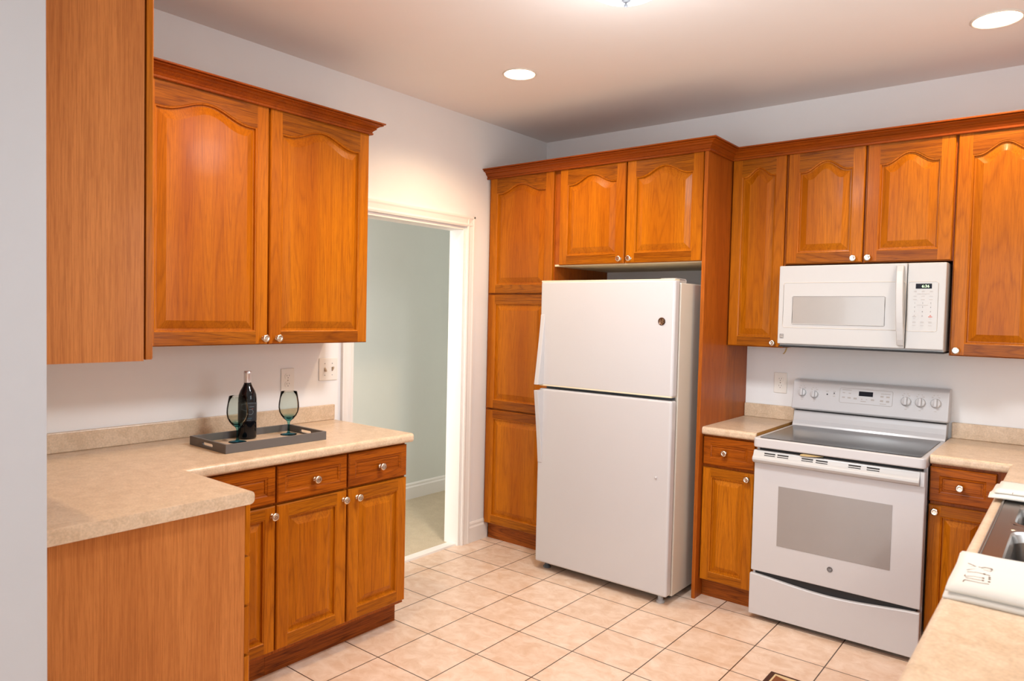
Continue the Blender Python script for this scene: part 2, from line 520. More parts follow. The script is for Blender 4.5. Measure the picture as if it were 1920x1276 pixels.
mb.box(3.5, 3.53, -1.815, -1.785, 1.1, 2.15).box(3.5, 3.53, -2.3, -1.3, 1.61, 1.64)
struct('window_1', mb, white_trim)
mb = MB().box(0, .5, -7.2, -7.08, 0, H).box(4.1-.62, 3.6, -7.2, -7.08, 0, H).box(.5, 3.48, -7.2, -7.08, 2.45, H).box(.5, 3.48, -7.2, -7.08, 0, .25)
struct('wall_front', mb, wall_m)
mb = MB()
for xx in (.5, 1.46, 2.45, 3.43): mb.box(xx, xx+.05, -7.16, -7.12, .25, 2.45)
mb.box(.5, 3.48, -7.16, -7.12, .25, .30).box(.5, 3.48, -7.16, -7.12, 2.4, 2.45)
struct('window_2', mb, white_trim)
# hallway
struct('wall_hall', MB().box(-1.18, -1.06, -4.5, .25, 0, H), hall_m)
struct('wall_hall_end', MB().box(-1.06, -.12, .135, .25, 0, H), hall_m)
bb = [(0, 0), (.016, 0), (.016, .095), (.010, .105), (.010, .118), (.005, .128), (0, .13)]
struct('baseboard_hall', MB().prism([(-1.06+a, b) for a, b in bb], 'y', -4.5, .134), white_trim)
struct('baseboard_left', MB().prism([(a, b) for a, b in bb], 'y', -.768, -.592), white_trim)
# doorway casing and jamb
mb = MB()
cas = [(0, 0), (.014, .0), (.018, .010), (.013, .022), (.016, .045), (.020, .055), (.020, .066), (0, .066)]
mb.prism([(a, -.845+b+.006) for a, b in cas], 'z', 0, 2.092)
mb.prism([(a, -1.725-b-.006) for a, b in cas], 'z', 0, 2.092)
mb.prism([(a, 2.026+b) for a, b in cas], 'y', -1.797, -.773)
mb.box(-.12, 0, -.859, -.845, 0, 2.02).box(-.12, 0, -1.725, -1.711, 0, 2.02).box(-.12, 0, -1.711, -.859, 2.006, 2.02)
struct('trim_1', mb, white_trim, label='white moulded casing around the hall doorway')
struct('trim_2', MB().prism([(-.085, 0), (-.018, 0), (-.022, .010), (-.035, .013), (-.066, .013), (-.081, .010)], 'y', -1.711, -.859), white_trim, label='white threshold strip between tile and carpet')

# ================================================================== LEFT UPPER CABINET
ZB, ZT = 1.331, 2.338
t = thing('wall_cabinet', 'two-door honey oak wall cabinet over the counter with the tray', 'cabinet', (0, -3.24, ZB), PI/2, 'oak wall cabinets')
obj('carcass', MB().box(0, 1.345, -.304, 0, .0, ZT-ZB+.03), [oak_v], t)
obj('corner_stile', MB().box(.0, .262, -.322, -.305, 0, ZT-ZB), [oak_v], t, bevel=.002)
front('door', t, .268, .802, 0, ZT-ZB, -.305, (.783, .027), arch=.048, ftop=.05)
front('door', t, .811, 1.345, 0, ZT-ZB, -.305, (.848, .027), arch=.048, ftop=.05)
crown('crown_moulding', 'oak crown moulding along the top of the two-door wall cabinet by the doorway',
      [(.3265, -3.16), (.3265, -1.893), (.003, -1.893)], 2.333, 2.390, .054)
# near upper cabinet, seen from its end
t = thing('wall_cabinet', 'tall oak wall cabinet seen end-on beside the grey wall edge', 'cabinet', (1.02, NEAR, ZB), PI, 'oak wall cabinets')
obj('carcass', MB().box(.016, .68, -.283, 0, 0, 1.2), [oak_v], t)
obj('end_panel', MB().box(0, .015, -.286, 0, 0, 1.2), [veneer], t)
front('door', t, .003, .45, .003, 1.2, -.2935, (.42, .03), arch=.048)

# ================================================================== LEFT BASE CABINETS
ZC0 = .873
t = thing('base_cabinet', 'two-door oak base cabinet with twin drawers at the counter end by the doorway', 'cabinet', (0, -2.564, 0), PI/2, 'oak base cabinets')
obj('carcass', MB().box(0, .696, -.579, -.002, .105, ZC0), [side_oak], t)
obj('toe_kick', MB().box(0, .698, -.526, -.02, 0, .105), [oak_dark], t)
front('drawer', t, .003, .344, .718, .863, -.58, (.179, .785), fw=.034, raised=.014, grain='h')
front('drawer', t, .354, .692, .718, .863, -.58, (.530, .785), fw=.034, raised=.014, grain='h')
front('door', t, .003, .344, .124, .708, -.58, (.327, .670), grain='b')
front('door', t, .354, .692, .124, .708, -.58, (.400, .668), grain='b')
t = thing('base_cabinet', 'narrow oak corner base cabinet half hidden by the counter leg', 'cabinet', (0, -2.929, 0), PI/2, 'oak base cabinets')
obj('carcass', MB().box(0, .363, -.579, -.002, .105, ZC0), [side_oak], t)
obj('toe_kick', MB().box(0, .364, -.526, -.02, 0, .105), [oak_dark], t)
front('drawer', t, .06, .360, .718, .863, -.58, (.20, .785), fw=.034, raised=.014, grain='h')
front('door', t, .06, .360, .124, .708, -.58, (.345, .671), grain='b')
t = thing('base_cabinet', 'oak drawer base with a broad plain end panel facing the room', 'cabinet', (1.03, NEAR, 0), PI, 'oak base cabinets')
obj('carcass', MB().box(.016, .44, -.588, -.002, .105, ZC0), [side_oak], t)
obj('end_panel', MB().box(0, .015, -.592, -.002, 0, ZC0), [veneer], t)
obj('toe_kick', MB().box(.016, .44, -.53, -.02, 0, .105), [oak_dark], t)
for z0, z1 in ((.711, .868), (.551, .701), (.392, .541), (.124, .382)):
    front('drawer', t, .002, .436, z0, z1, -.594, (.22, (z0+z1)/2), fw=.034, raised=.014, grain='b')

# ================================================================== LEFT COUNTER
ZC = .914
xs, ys = [0, .621, 1.05], [NEAR, -2.937, -1.85]
b = slab(xs, ys, [(0, 0), (1, 0), (0, 1)], ZC-.041, ZC)
me = counter_mesh('worktop', b, [lambda c: abs(c.x-.621) < 1e-4 and c.y > -2.94, lambda c: abs(c.y+2.937) < 1e-4 and c.x > .62])
t = thing('countertop', 'L-shaped beige laminate countertop holding the tray and wine', 'countertop', (0, 0, ZC-.041), 0, 'laminate countertops')
obj('worktop', me, lam, t, (0, 0, -(ZC-.041)))
obj('backsplash', MB().box(.001, .021, NEAR, -1.845, .0412, .120).box(.021, 1.05, NEAR+.001, NEAR+.021, .0412, .120), lam, t, bevel=.004)

# ================================================================== PANTRY AND FRIDGE SURROUND
PT = 2.362
t = thing('pantry_cabinet', 'tall three-door oak pantry cabinet between doorway and refrigerator', 'cabinet', (.003, 0, 0), 0)
obj('carcass', MB().box(0, .527, -.615, -.001, .105, PT), [side_oak], t)
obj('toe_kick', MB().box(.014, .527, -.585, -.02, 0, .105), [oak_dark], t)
front('door', t, .020, .520, 1.615, PT-.004, -.6155, arch=.05, ftop=.052)
front('door', t, .020, .520, .868, 1.607, -.6155)
front('door', t, .020, .520, .112, .860, -.6155)
t = thing('wall_cabinet', 'two-door oak cabinet bridging above the refrigerator', 'cabinet', (.532, 0, 1.778), 0, 'oak wall cabinets')
obj('carcass', MB().box(0, .953, -.615, -.001, .012, PT-1.778), [side_oak], t)
obj('bottom_panel', MB().box(0, .953, -.615, -.001, 0, .0115), [melamine], t)['label'] = 'pale underside panel'
front('door', t, .040, .487, .006, PT-1.782, -.6155, (.463, .032), arch=.05, ftop=.048)
front('door', t, .497, .948, .006, PT-1.782, -.6155, (.527, .032), arch=.05, ftop=.048)
tag(obj('end_panel', MB().box(1.487, 1.507, -.640, -.001, 0, PT), [side_oak], bevel=.001), 'full-height oak end panel on the right side of the refrigerator', 'panel')
crown('crown_moulding', 'long oak crown moulding stepping from the pantry and refrigerator back along the microwave cabinets',
      [(.001, -.6365), (1.5085, -.6365), (1.5085, -.3265), (3.30, -.3265)], 2.350, 2.412, .058)

# ================================================================== RIGHT UPPER CABINETS
RT = 2.356
def upper(name, label, x0, x1, z0, doors):
    t = thing(name, label, 'cabinet', (x0, 0, z0), 0, 'oak wall cabinets')
    obj('carcass', MB().box(0, x1-x0, -.304, -.001, 0, RT-z0), [side_oak], t)
    for (a, b_, kx, kz) in doors:
        front('door', t, a-x0, b_-x0, .002, RT-.002-z0, -.3045, (kx-x0, kz-z0), arch=.05 if b_-a > .3 else .045, ftop=.05, fw=.055 if b_-a > .3 else .052)
    return t
upper('wall_cabinet', 'narrow single-door oak wall cabinet left of the microwave', 1.509, 1.808, 1.336, [(1.514, 1.802, 1.765, 1.362)])
upper('wall_cabinet', 'short two-door oak wall cabinet directly above the microwave', 1.809, 2.5705, 1.777, [(1.815, 2.185, 2.147, 1.799), (2.196, 2.565, 2.214, 1.800)])
upper('wall_cabinet', 'full-height oak wall cabinet right of the microwave', 2.5715, 3.30, 1.336, [(2.577, 2.935, 2.602, 1.362), (2.943, 3.295, 3.27, 1.362)])
# ================================================================== RIGHT BASE CABINETS AND COUNTERS
t = thing('base_cabinet', 'narrow oak base cabinet between refrigerator panel and range', 'cabinet', (1.508, 0, 0), 0, 'oak base cabinets')
obj('carcass', MB().box(0, .285, -.579, -.001, .105, ZC0), [side_oak], t)
obj('toe_kick', MB().box(0, .285, -.552, -.02, 0, .105), [oak_dark], t)
front('drawer', t, .004, .277, .716, .862, -.58, (.124, .788), fw=.036, raised=.014, grain='h')
front('door', t, .004, .277, .100, .700, -.58, (.246, .671), grain='b')
t = thing('base_cabinet', 'oak base cabinet in the corner right of the range', 'cabinet', (2.560, 0, 0), 0, 'oak base cabinets')
obj('carcass', MB().box(0, .31, -.579, -.001, .105, ZC0), [side_oak], t)
obj('toe_kick', MB().box(0, .31, -.552, -.02, 0, .105), [oak_dark], t)
front('drawer', t, -.002, .241, .710, .860, -.58, (.113, .784), fw=.036, raised=.014, grain='h')
front('door', t, -.002, .241, .112, .694, -.58, (.024, .667), grain='b')
# cabinets under the sink run: front faces -X, seen only from other positions
t = thing('sink_base_cabinet', 'oak cabinet run carrying the sink counter along the right wall', 'cabinet', (3.479, -.61, 0), -PI/2)
mb = MB().box(.01, 2.68, -.608, -.59, .105, ZC0).box(.01, .028, -.59, 0, .105, ZC0).box(2.662, 2.68, -.59, 0, .105, ZC0).box(.028, 2.662, -.59, 0, .105, .123)
obj('carcass', mb, [side_oak], t)
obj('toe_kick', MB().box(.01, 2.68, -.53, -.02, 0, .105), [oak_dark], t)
for k in range(5):
    a = .10+k*.512
    front('drawer', t, a, a+.50, .716, .862, -.6085, (a+.25, .788), fw=.036, raised=.014, grain='h')
    front('door', t, a, a+.50, .112, .70, -.6085, (a+.47 if k % 2 else a+.03, .67), grain='b')

t = thing('countertop', 'small beige laminate countertop between refrigerator panel and range', 'countertop', (1.508, 0, ZC-.041), 0, 'laminate countertops')
b = slab([0, .286], [-.615, -.001], [(0, 0)], 0, .041)
obj('worktop', counter_mesh('worktop', b, [lambda c: abs(c.y+.615) < 1e-4]), lam, t)
obj('raw_edge', MB().box(.2862, .2868, -.600, -.03, .003, .039), raw_board, t)['label'] = 'bare brown particleboard edge'
obj('backsplash', MB().box(0, .286, -.021, -.001, .0412, .120), lam, t, bevel=.004)
t = thing('countertop', 'long beige laminate countertop with the sink, running into the foreground', 'countertop', (2.558, 0, ZC-.041), 0, 'laminate countertops')
SX0, SX1, SY0, SY1 = 2.905, 3.385, -2.165, -1.39
xs = [0, .287, SX0-2.558, SX1-2.558, .921]
ys = [-3.32, SY0, SY1, -.615, -.001]
cells = [(i, j) for i in range(4) for j in range(4) if not (i == 0 and j < 3) and not (i == 2 and j == 1)]
b = slab(xs, ys, cells, 0, .041)
obj('worktop', counter_mesh('worktop', b, [lambda c: abs(c.y+.615) < 1e-4 and c.x < .288, lambda c: abs(c.x-.287) < 1e-4 and c.y < -.6]), lam, t)
obj('backsplash', MB().box(.004, .92, -.021, -.001, .0412, .120).box(.90, .92, -3.32, -.021, .0412, .120), lam, t, bevel=.004)

# sink
t = thing('kitchen_sink', 'stainless steel double-bowl sink set in the right counter', 'sink', (0, 0, ZC))
xs = [2.876, 2.925, 3.345, 3.425]; ys = [-2.205, -2.140, -1.775, -1.710, -1.430, -1.358]
cells = [(i, j) for i in range(3) for j in range(5) if not (i == 1 and j in (1, 3))]
b = slab(xs, ys, cells, .0005, .005)
me = bpy.data.meshes.new('rim'); b.to_mesh(me); b.free(); me.materials.append(steel)
obj('rim', me, steel, t, bevel=.003)
mb = MB(); ring = [(x, y) for x, y in rrect(2.879, 3.422, -2.202, -1.361, .03)]
mb.tube([(x, y, .006) for x, y in ring]+[(ring[0][0], ring[0][1], .006)], .004, 8)
obj('rim_bead', mb, steel, t)
for y0, y1 in ((-2.140, -1.775), (-1.710, -1.430)):
    mb = MB(); rr = []
    for ins, z, rad in ((-.012, .0052, .055), (0, .0055, .05), (.004, .0, .05), (.010, -.02, .05), (.022, -.165, .06), (.05, -.185, .06)):
        rr.append([(x, y, z) for x, y in rrect(2.925+ins, 3.345-ins, y0+ins, y1-ins, rad, 6)])
    n = len(rr[0])
    for P, Q in zip(rr, rr[1:]):
        mb.add(P+Q, [(i, (i+1) % n, n+(i+1) % n, n+i) for i in range(n)], 0, True)
    mb.add(rr[-1], [tuple(range(n))])
    bw = obj('bowl', mb, steel, t)
    obj('drain', MB().lathe([(.045, -.184), (.045, -.181), (.036, -.180), (.030, -.183), (0, -.183)], 20, 0, (3.135, (y0+y1)/2, 0)), chrome, bw)

# ================================================================== REFRIGERATOR
t = thing('refrigerator', 'white top-freezer refrigerator standing between pantry and oak end panel', 'refrigerator', (.605, -.08, 0))
X1 = .84
obj('cabinet_body', MB().box(.004, X1-.002, -.70, 0,   .035, 1.664), appl_side, t, bevel=.006)
obj('gasket', MB().box(.015, X1-.015, -.712, -.7005, .06, 1.66), dgrey, t)
obj('freezer_door', MB().box(0, X1, -.77, -.713, 1.076, 1.676), appl, t, bevel=.012, seg=4)
almond = plain('almond_trim', (.74, .66, .48, 1), .4, .02)
obj('edge_strip', MB().box(.006, X1-.004, -.772, -.716, 1.0765, 1.0835), almond, t)['label'] = 'almond lower edge of the freezer door'
obj('edge_strip', MB().box(.004, X1-.004, -.768, -.714, 1.672, 1.680), almond, t)['label'] = 'almond top edge of the freezer door'
obj('fridge_door', MB().box(0, X1, -.77, -.713, .048, 1.060), appl, t, bevel=.012, seg=4)
obj('base_grille', MB().box(.03, X1-.03, -.66, -.02, .012, .0345), black, t)
def fin(sgn, zc, zl):
    """bar handle that flares away from the door towards the gap between the doors"""
    pts = []
    for k in range(13):
        q = k/12
        pts.append((-.774-.052*(q**1.15), zl+(zc-zl)*q))
    pts = [(-.768, zl-(.0 if sgn else .0))]+pts+[(-.768, zc)]
    return MB().prism(pts, 'x', .006, .034)
obj('handle', fin(1, 1.084, 1.485), appl, t, bevel=.006, seg=3)
obj('handle', fin(0, 1.052, .630), appl, t, bevel=.006, seg=3)
obj('hinge_cover', MB().box(X1-.09, X1-.004, -.755, -.64, 1.6805, 1.684).box(X1-.085, X1-.010, -.700, -.62, 1.6645, 1.680), appl_warm, t, bevel=.002)
mb = MB().lathe([(.020, 0), (.020, .003), (.017, .0042), (.0165, .003), (0, .003)], 24, 0, (.771, -.7705, 1.464), 'y')
bd = obj('badge', mb, badge_m, t)
mb = MB(); add_text(mb, 'GE', .019, .771, -.7738, 1.464)
for k in range(4):
    a = PI/4+k*PI/2
    mb.tube([(.771+.0125*math.cos(a+q), -.774, 1.464+.0125*math.sin(a+q)) for q in (-.5, -.25, 0, .25, .5)], .0009, 6)
obj('monogram', mb, badge_l, bd)
obj('pin', MB().lathe([(.006, 0), (.006, .004), (.003, .006), (0, .006)], 12, 0, (.764, -.7705, .659), 'y'), appl, t)
for fx, fy in ((.785, -.72), (.04, -.70), (.785, -.08), (.04, -.08)):
    obj('foot', MB().lathe([(.022, 0), (.022, .010), (.014, .012), (.014, .05)], 16, 0, (fx, fy, 0)), mgrey if fx > .5 else dgrey, t)

# ================================================================== RANGE
t = thing('electric_range', 'white freestanding electric range with black glass cooktop', 'stove', (1.806, 0, 0))
W = .748
obj('body', MB().box(.004, W-.004, -.60, -.03, .045, .857), appl, t, bevel=.003)
obj('recess', MB().box(.02, W-.02, -.648, -.6005, .05, .8565), black, t)
obj('base', MB().box(.03, W-.03, -.61, -.05, .0, .0445), black, t)
obj('cooktop_frame', MB().prism(rrect(0, W, -.688, -.035, .022), 'z', .8575, .9035), appl, t, bevel=.006, seg=3)
obj('cooktop_glass', MB().prism(rrect(.024, W-.022, -.672, -.118, .02), 'z', .9037, .9065), cook_m, t, bevel=.001)
# backguard: curved lower apron and tilted control panel
prof = [(-.004, .9038), (-.105, .9038), (-.100, .915), (-.086, .935), (-.080, .96), (-.076, .985), (-.004, .985)]
obj('backguard_apron', MB().prism(prof, 'x', .006, W-.006), appl, t, bevel=.002)
obj('apron_gap', MB().box(.01, W-.01, -.070, -.008, .9855, .9935), black, t)
def py(z): return -.108+(z-.994)*.20       # face of the tilted panel
prof = [(-.004, .994), (py(.994)+.012, .994), (py(1.0), 1.001), (py(1.145), 1.145), (py(1.158)+.012, 1.158), (-.004, 1.158)]
cp = obj('control_panel', MB().prism(prof, 'x', -.002, W+.002), appl, t, bevel=.006, seg=3)
def on_panel(x, z, off=0): return (x-1.806, py(z)-off, z)
for kx, kz, rad in ((1.857, 1.087, .021), (1.921, 1.082, .021), (2.367, 1.084, .024), (2.431, 1.084, .024), (2.499, 1.086, .024)):
    p = on_panel(kx, kz)
    k = obj('knob', MB().lathe([(rad, 0), (rad, .004), (rad*.93, .006), (rad*.90, .012), (rad*.8, .014), (0, .014)], 24, 0, axis='y'), plain('knob_grey', (.60, .585, .58, 1), .35), t, p, rot=(-.197, 0, 0))
    # grip bar
    g = obj('grip', MB().box(-.0065, .0065, -.028, -.0142, -rad*.86, rad*.86), appl, k, bevel=.003, seg=2)
    g = MB()
    for q in range(12):
        a = q*PI/6
        if 3.5*PI/3 < a < 5.5*PI/3: continue
        rr = rad+.006
        g.box(rr*math.cos(a)-.0009, rr*math.cos(a)+.0009, -.0006, -.0001, rr*math.sin(a)-.0009, rr*math.sin(a)+.0009)
    for dx, dz, wd in ((-.010, rad+.016, .005), (.006, rad+.016, .004), (-.016, rad+.006, .008), (.012, rad+.006, .010), (0, -rad-.016, .010)):
        g.box(dx-wd/2, dx+wd/2, -.0006, -.0001, dz-.0014, dz+.0014)
    obj('dial_marks', g, print_l, k)
def mark(mb, x, z, wd, hh, mat=0, off=.0006):
    a = on_panel(x, z-hh/2); c = on_panel(x, z+hh/2)
    vs = []
    for (q, zz) in ((a, z-hh/2), (c, z+hh/2)):
        for dx in (-wd/2, wd/2):
            for o_ in (off, -.0002): vs.append((q[0]+dx, q[1]-o_, zz))
    mb.add(vs, [(0, 2, 6, 4), (1, 5, 7, 3), (0, 4, 5, 1), (2, 3, 7, 6), (0, 1, 3, 2), (4, 6, 7, 5)], mat)
mb = MB()
mark(mb, 2.178, 1.105, .068, .024)
obj('display', mb, display_m, cp)
mb = MB()
out = rrect(2.050, 2.305, 1.052, 1.128, .008)
mb.tube([on_panel(x, z, .0003) for x, z in out+[out[0]]], .0009, 6)
for x, z, wd, hh in ((2.085, 1.119, .045, .003), (2.070, 1.104, .012, .004), (2.10, 1.103, .012, .004), (2.070, 1.080, .014, .006), (2.098, 1.079, .016, .007), (2.128, 1.078, .016, .009),
                     (2.16, 1.077, .006, .005), (2.183, 1.077, .006, .003), (2.168, 1.066, .026, .004), (2.212, 1.077, .016, .008), (2.255, 1.076, .015, .009), (2.283, 1.075, .015, .009),
                     (2.255, 1.098, .015, .008), (2.283, 1.098, .016, .008), (2.272, 1.112, .045, .003), (2.262, 1.061, .03, .003),
                     (1.986, 1.104, .014, .003), (2.022, 1.106, .012, .003), (2.022, 1.090, .010, .004), (2.022, 1.080, .012, .003)):
    mark(mb, x, z, wd, hh)
obj('key_marks', mb, print_l, cp)
mb = MB(); mark(mb, 1.987, 1.088, .007, .006); mark(mb, 2.022, 1.097, .006, .005)
obj('indicator_lights', mb, display_m, cp)
# oven door
od = obj('oven_door', MB().box(.002, W-.002, -.662, -.6485, .238, .842), appl, t, bevel=.005, seg=3)
obj('window', MB().box(.124, .622, -.6635, -.6622, .383, .676), glass_grey, od)['label'] = 'grey oven window'
# vent trim with handle, bowed slightly forward
tr = [(-.6625, .776), (-.672, .778), (-.690, .786), (-.697, .797), (-.695, .808), (-.684, .818), (-.676, .836), (-.672, .842), (-.6625, .842)]
hd = obj('handle', MB().prism(tr, 'x', .002, W-.022, smooth=False), appl_warm, od, bevel=.002)
obj('handle_end', MB().box(W-.0218, W-.004, -.676, -.6625, .778, .842), appl, od, bevel=.002)
for x in (1.862, 1.925, 2.038, 2.103, 2.245, 2.322):
    for z, hh in ((.830, .0032), (.8215, .0018)):
        yv = -.684+(z-.818)*(.008/.018)
        obj('vent_slot', MB().box(x-1.806, x-1.806+.052, yv-.0012, yv+.004, z-hh, z+hh), black, od)
mb = MB().lathe([(.0125, 0), (.0125, .002), (.0095, .0022), (.0095, .001), (0, .001)], 24, 0, (2.178-1.806, -.6625, .327), 'y')
bd = obj('badge', mb, print_m, t)
mb = MB(); add_text(mb, 'GE', .013, 2.178-1.806, -.6642, .327)
obj('monogram', mb, mgrey, bd)
# storage drawer with dipped top edge
pts = [(.0, .022), (W-.001, .022)]
for k in range(25):
    q = 1-k/24
    pts.append((q*(W-.001), .226-.026*math.sin(PI*q)**1.5))
obj('storage_drawer', MB().prism(pts, 'y', -.672, -.6485), appl, t, bevel=.005, seg=3)
obj('side_tab', MB().box(.012, .022, -.655, -.6482, .224, .2395), mgrey, t)
obj('side_tab', MB().box(.012, .024, -.655, -.6482, .8425, .8572), mgrey, t)
tag(obj('wood_sliver', MB().prism([(2.03, .8445), (2.04, .8425), (2.075, .844), (2.135, .8515), (2.09, .853), (2.045, .8535), (2.032, .850)], 'y', -.682, -.6685), wood_peg),
    'pale yellow sliver wedged under the cooktop edge of the range', 'sliver')

# ================================================================== MICROWAVE
t = thing('microwave', 'white over-the-range microwave mounted above the stove', 'microwave', (1.812, 0, 1.345))
W = .749
mz = lambda z: z-1.345
obj('case', MB().box(.002, W-.002, -.372, -.001, mz(1.352), mz(1.7655)), appl_warm, t, bevel=.004)
obj('underside', MB().box(.0, W, -.385, -.01, 0, mz(1.3515)), black, t, bevel=.002)
def mwx(x): return x-1.812
dr = obj('door', MB().box(0, mwx(2.4015), -.402, -.3725, mz(1.362), mz(1.764)), appl_warm, t, bevel=.005, seg=3)
pn = obj('control_panel', MB().box(mwx(2.4045), W, -.402, -.3725, mz(1.362), mz(1.764)), appl_warm, t, bevel=.005, seg=3)
def inset(x0, x1, z0, z1, rad, lip, mat, parent, name, y=-.4022, right_open=False):
    """shallow moulded border line around a panel"""
    P = rrect(x0, x1, z0, z1, rad); mb = MB()
    mb.tube([(mwx(x), y, mz(z)) for x, z in P+[P[0]]], lip, 6)
    return obj(name, mb, mat, parent)
line_m = plain('moulded_line', (.62, .56, .50, 1), .5, .02)
inset(1.837, 2.398, 1.448, 1.677, .012, .0016, line_m, dr, 'border')
inset(2.408, 2.532, 1.446, 1.677, .012, .0013, line_m, pn, 'border')
wn = obj('window', MB().prism([(mwx(x), mz(z)) for x, z in rrect(1.884, 2.313, 1.466, 1.608, .006)], 'y', -.4032, -.4005), mw_glass, dr)
wn['label'] = 'grey microwave window'
obj('window_edge', MB().tube([(mwx(x), -.403, mz(z)) for x, z in rrect(1.884, 2.313, 1.466, 1.608, .006)+[(2.313-.006, 1.466)]], .0022, 6), mgrey, dr)
# bowed handle
pts = []; n = 14; mb = MB(); vs = []
for k in range(n+1):
    q = k/n; z = 1.752-(1.752-1.376)*q
    xo = 2.356+.014*q; bow = .030*math.sin(PI*q)**.7
    for dx, dy in ((0, 0), (.034, 0), (.032, -.012), (.004, -.012)):
        vs.append((mwx(xo+dx), -.403-bow+dy, mz(z)))
fs = [(i*4+k, i*4+(k+1) % 4, (i+1)*4+(k+1) % 4, (i+1)*4+k) for i in range(n) for k in range(4)]
fs += [(0, 1, 2, 3), (n*4+3, n*4+2, n*4+1, n*4)]
mb.add(vs, fs, 0, False)
obj('handle', mb, appl_warm, dr, bevel=.003, seg=2)
# badge: dark square with pale strokes
bd = obj('badge', MB().box(mwx(1.824), mwx(1.844), -.4035, -.4015, mz(1.391), mz(1.413)), print_m, t)
mb = MB()
for z0, z1, z2 in ((1.4088, 1.4088, 1.4088), (1.4045, 1.402, 1.4035), (1.3985, 1.402, 1.3975), (1.3945, 1.3965, 1.3935)):
    mb.tube([(mwx(1.8243), -.4036, mz(z0)), (mwx(1.834), -.4036, mz(z1)), (mwx(1.8437), -.4036, mz(z2))], .0008, 6)
obj('badge_strokes', mb, plate_m, bd)
obj('display', MB().box(mwx(2.440), mwx(2.505), -.4034, -.4015, mz(1.644), mz(1.667)), display_m, pn)
mb = MB(); add_text(mb, '6:36', .0175, mwx(2.480), -.4037, mz(1.6545), sx=1.05)
obj('clock_digits', mb, led_m, pn)['label'] = 'green clock digits reading 6:36'
mb = MB()
for i, row in enumerate(('123', '456', '789', ' 0 ')):
    for j, ch in enumerate(row):
        if ch != ' ':
            add_text(mb, ch, .0085, mwx(2.4385+.0325*j), -.4023, mz((1.577, 1.558, 1.537, 1.517)[i]))
obj('keypad_digits', mb, print_m, pn)
mb = MB()
def mk(x, z, wd, hh, mat=0): mb.box(mwx(x-wd/2), mwx(x+wd/2), -.4028, -.4015, mz(z-hh/2), mz(z+hh/2), mat)
for j in range(3):
    x = 2.4385+.0325*j
    mk(x, 1.6335, .011, .0016); mk(x, 1.6295, .013, .0016)
    mk(x, 1.609, .014, .0016); mk(x, 1.593, .015, .0018)
    mk(x, 1.4905, .013, .0016); mk(x, 1.486, .014, .0018); mk(x, 1.473, .014, .0016)
    if j != 1:
        mk(x, 1.5195, .006, .0035, 1 if j == 2 else 0); mk(x, 1.5135, .016, .003, 1 if j == 2 else 0); mk(x, 1.505, .010, .0014)
mk(2.472, 1.6195, .05, .0016); mk(2.470, 1.5675, .045, .0016)
obj('keypad_marks', mb, [print_l, red_print], pn)
# little curl of veneer tape under the narrow cabinet
mb = MB()
pts = [(1.797, -.20, 1.3345), (1.797, -.205, 1.325), (1.7955, -.211, 1.315), (1.792, -.216, 1.306), (1.787, -.219, 1.300)]
vs = [];
for p in pts: vs += [(p[0]-.004, p[1], p[2]), (p[0]+.004, p[1], p[2]), (p[0]+.004, p[1]+.001, p[2]+.001), (p[0]-.004, p[1]+.001, p[2]+.001)]
fs = [(i*4+k, i*4+(k+1) % 4, (i+1)*4+(k+1) % 4, (i+1)*4+k) for i in range(4) for k in range(4)]+[(3, 2, 1, 0), (16, 17, 18, 19)]
mb.add(vs, fs); mb.box(1.790, 1.804, -.23, -.19, 1.3345, 1.3357)
tag(obj('wood_strip', mb, wood_peg), 'curled tan strip hanging below the narrow cabinet beside the microwave', 'strip')

# ================================================================== TRAY, WINE, GLASSES
t = thing('serving_tray', 'dark grey rectangular tray with cut-out handles on the left counter', 'tray', (.182, -2.704, ZC+.0005), math.radians(-.6))
tw, tl, th, tk = .287, .470, .036, .010
obj('base', MB().box(tk, tw-tk, tk, tl-tk, .0, .006), tray_in, t)
obj('side', MB().box(0, tk, 0, tl, 0, th), tray_m, t, bevel=.001)
obj('side', MB().box(tw-tk, tw, 0, tl, 0, th), tray_m, t, bevel=.001)
for yy in (0, tl-tk):
    mb = MB(); a, c = .100, .187; z0, z1 = .011, .025
    P = rrect(a, c, z0, z1, .0069, 4)
    # plate with a slot: quads between slot outline and outer rectangle
    def outer(p):
        cx, cz = (a+c)/2, (z0+z1)/2
        dx, dz = p[0]-cx, p[1]-cz
        sx = ((tw/2-tk)/abs(dx)) if abs(dx) > 1e-6 else 1e9
        sz = ((th/2)/abs(dz)) if abs(dz) > 1e-6 else 1e9
        if abs(dz) >= .0069 - 1e-6 or abs(dx) < (c-a)/2-.007: return (p[0], th if dz > 0 else 0)
        return (tw-tk if dx > 0 else tk, min(th, max(0, cz+dz*2.5)))
    O_ = [outer(p) for p in P]; n = len(P)
    for y_ in (yy, yy+tk):
        vs = [(p[0], y_, p[1]) for p in P]+[(p[0], y_, p[1]) for p in O_]
        mb.add(vs, [(i, (i+1) % n, n+(i+1) % n, n+i) for i in range(n)])
    for Q in (P, O_):
        vs = [(p[0], yy, p[1]) for p in Q]+[(p[0], yy+tk, p[1]) for p in Q]
        mb.add(vs, [(i, (i+1) % n, n+(i+1) % n, n+i) for i in range(n)])
    # square off the corners beyond the slot
    for x0, x1 in ((tk, a-.001), (c+.001, tw-tk)): mb.box(x0, x1, yy+.0001, yy+tk-.0001, 0, th)
    obj('handle_end', mb, tray_m, t)
TZ = ZC+.007
t = thing('wine_bottle', 'dark wine bottle with silver capsule standing in the tray', 'bottle', (.245, -2.481, TZ))
t.scale = (1.02, 1.02, .925)
obj('body', MB().lathe([(.030, 0), (.036, .003), (.0375, .010), (.0375, .185), (.0355, .205), (.029, .225), (.020, .243), (.0155, .256), (.0142, .262), (.0142, .268)], 36), bottle_m, t)
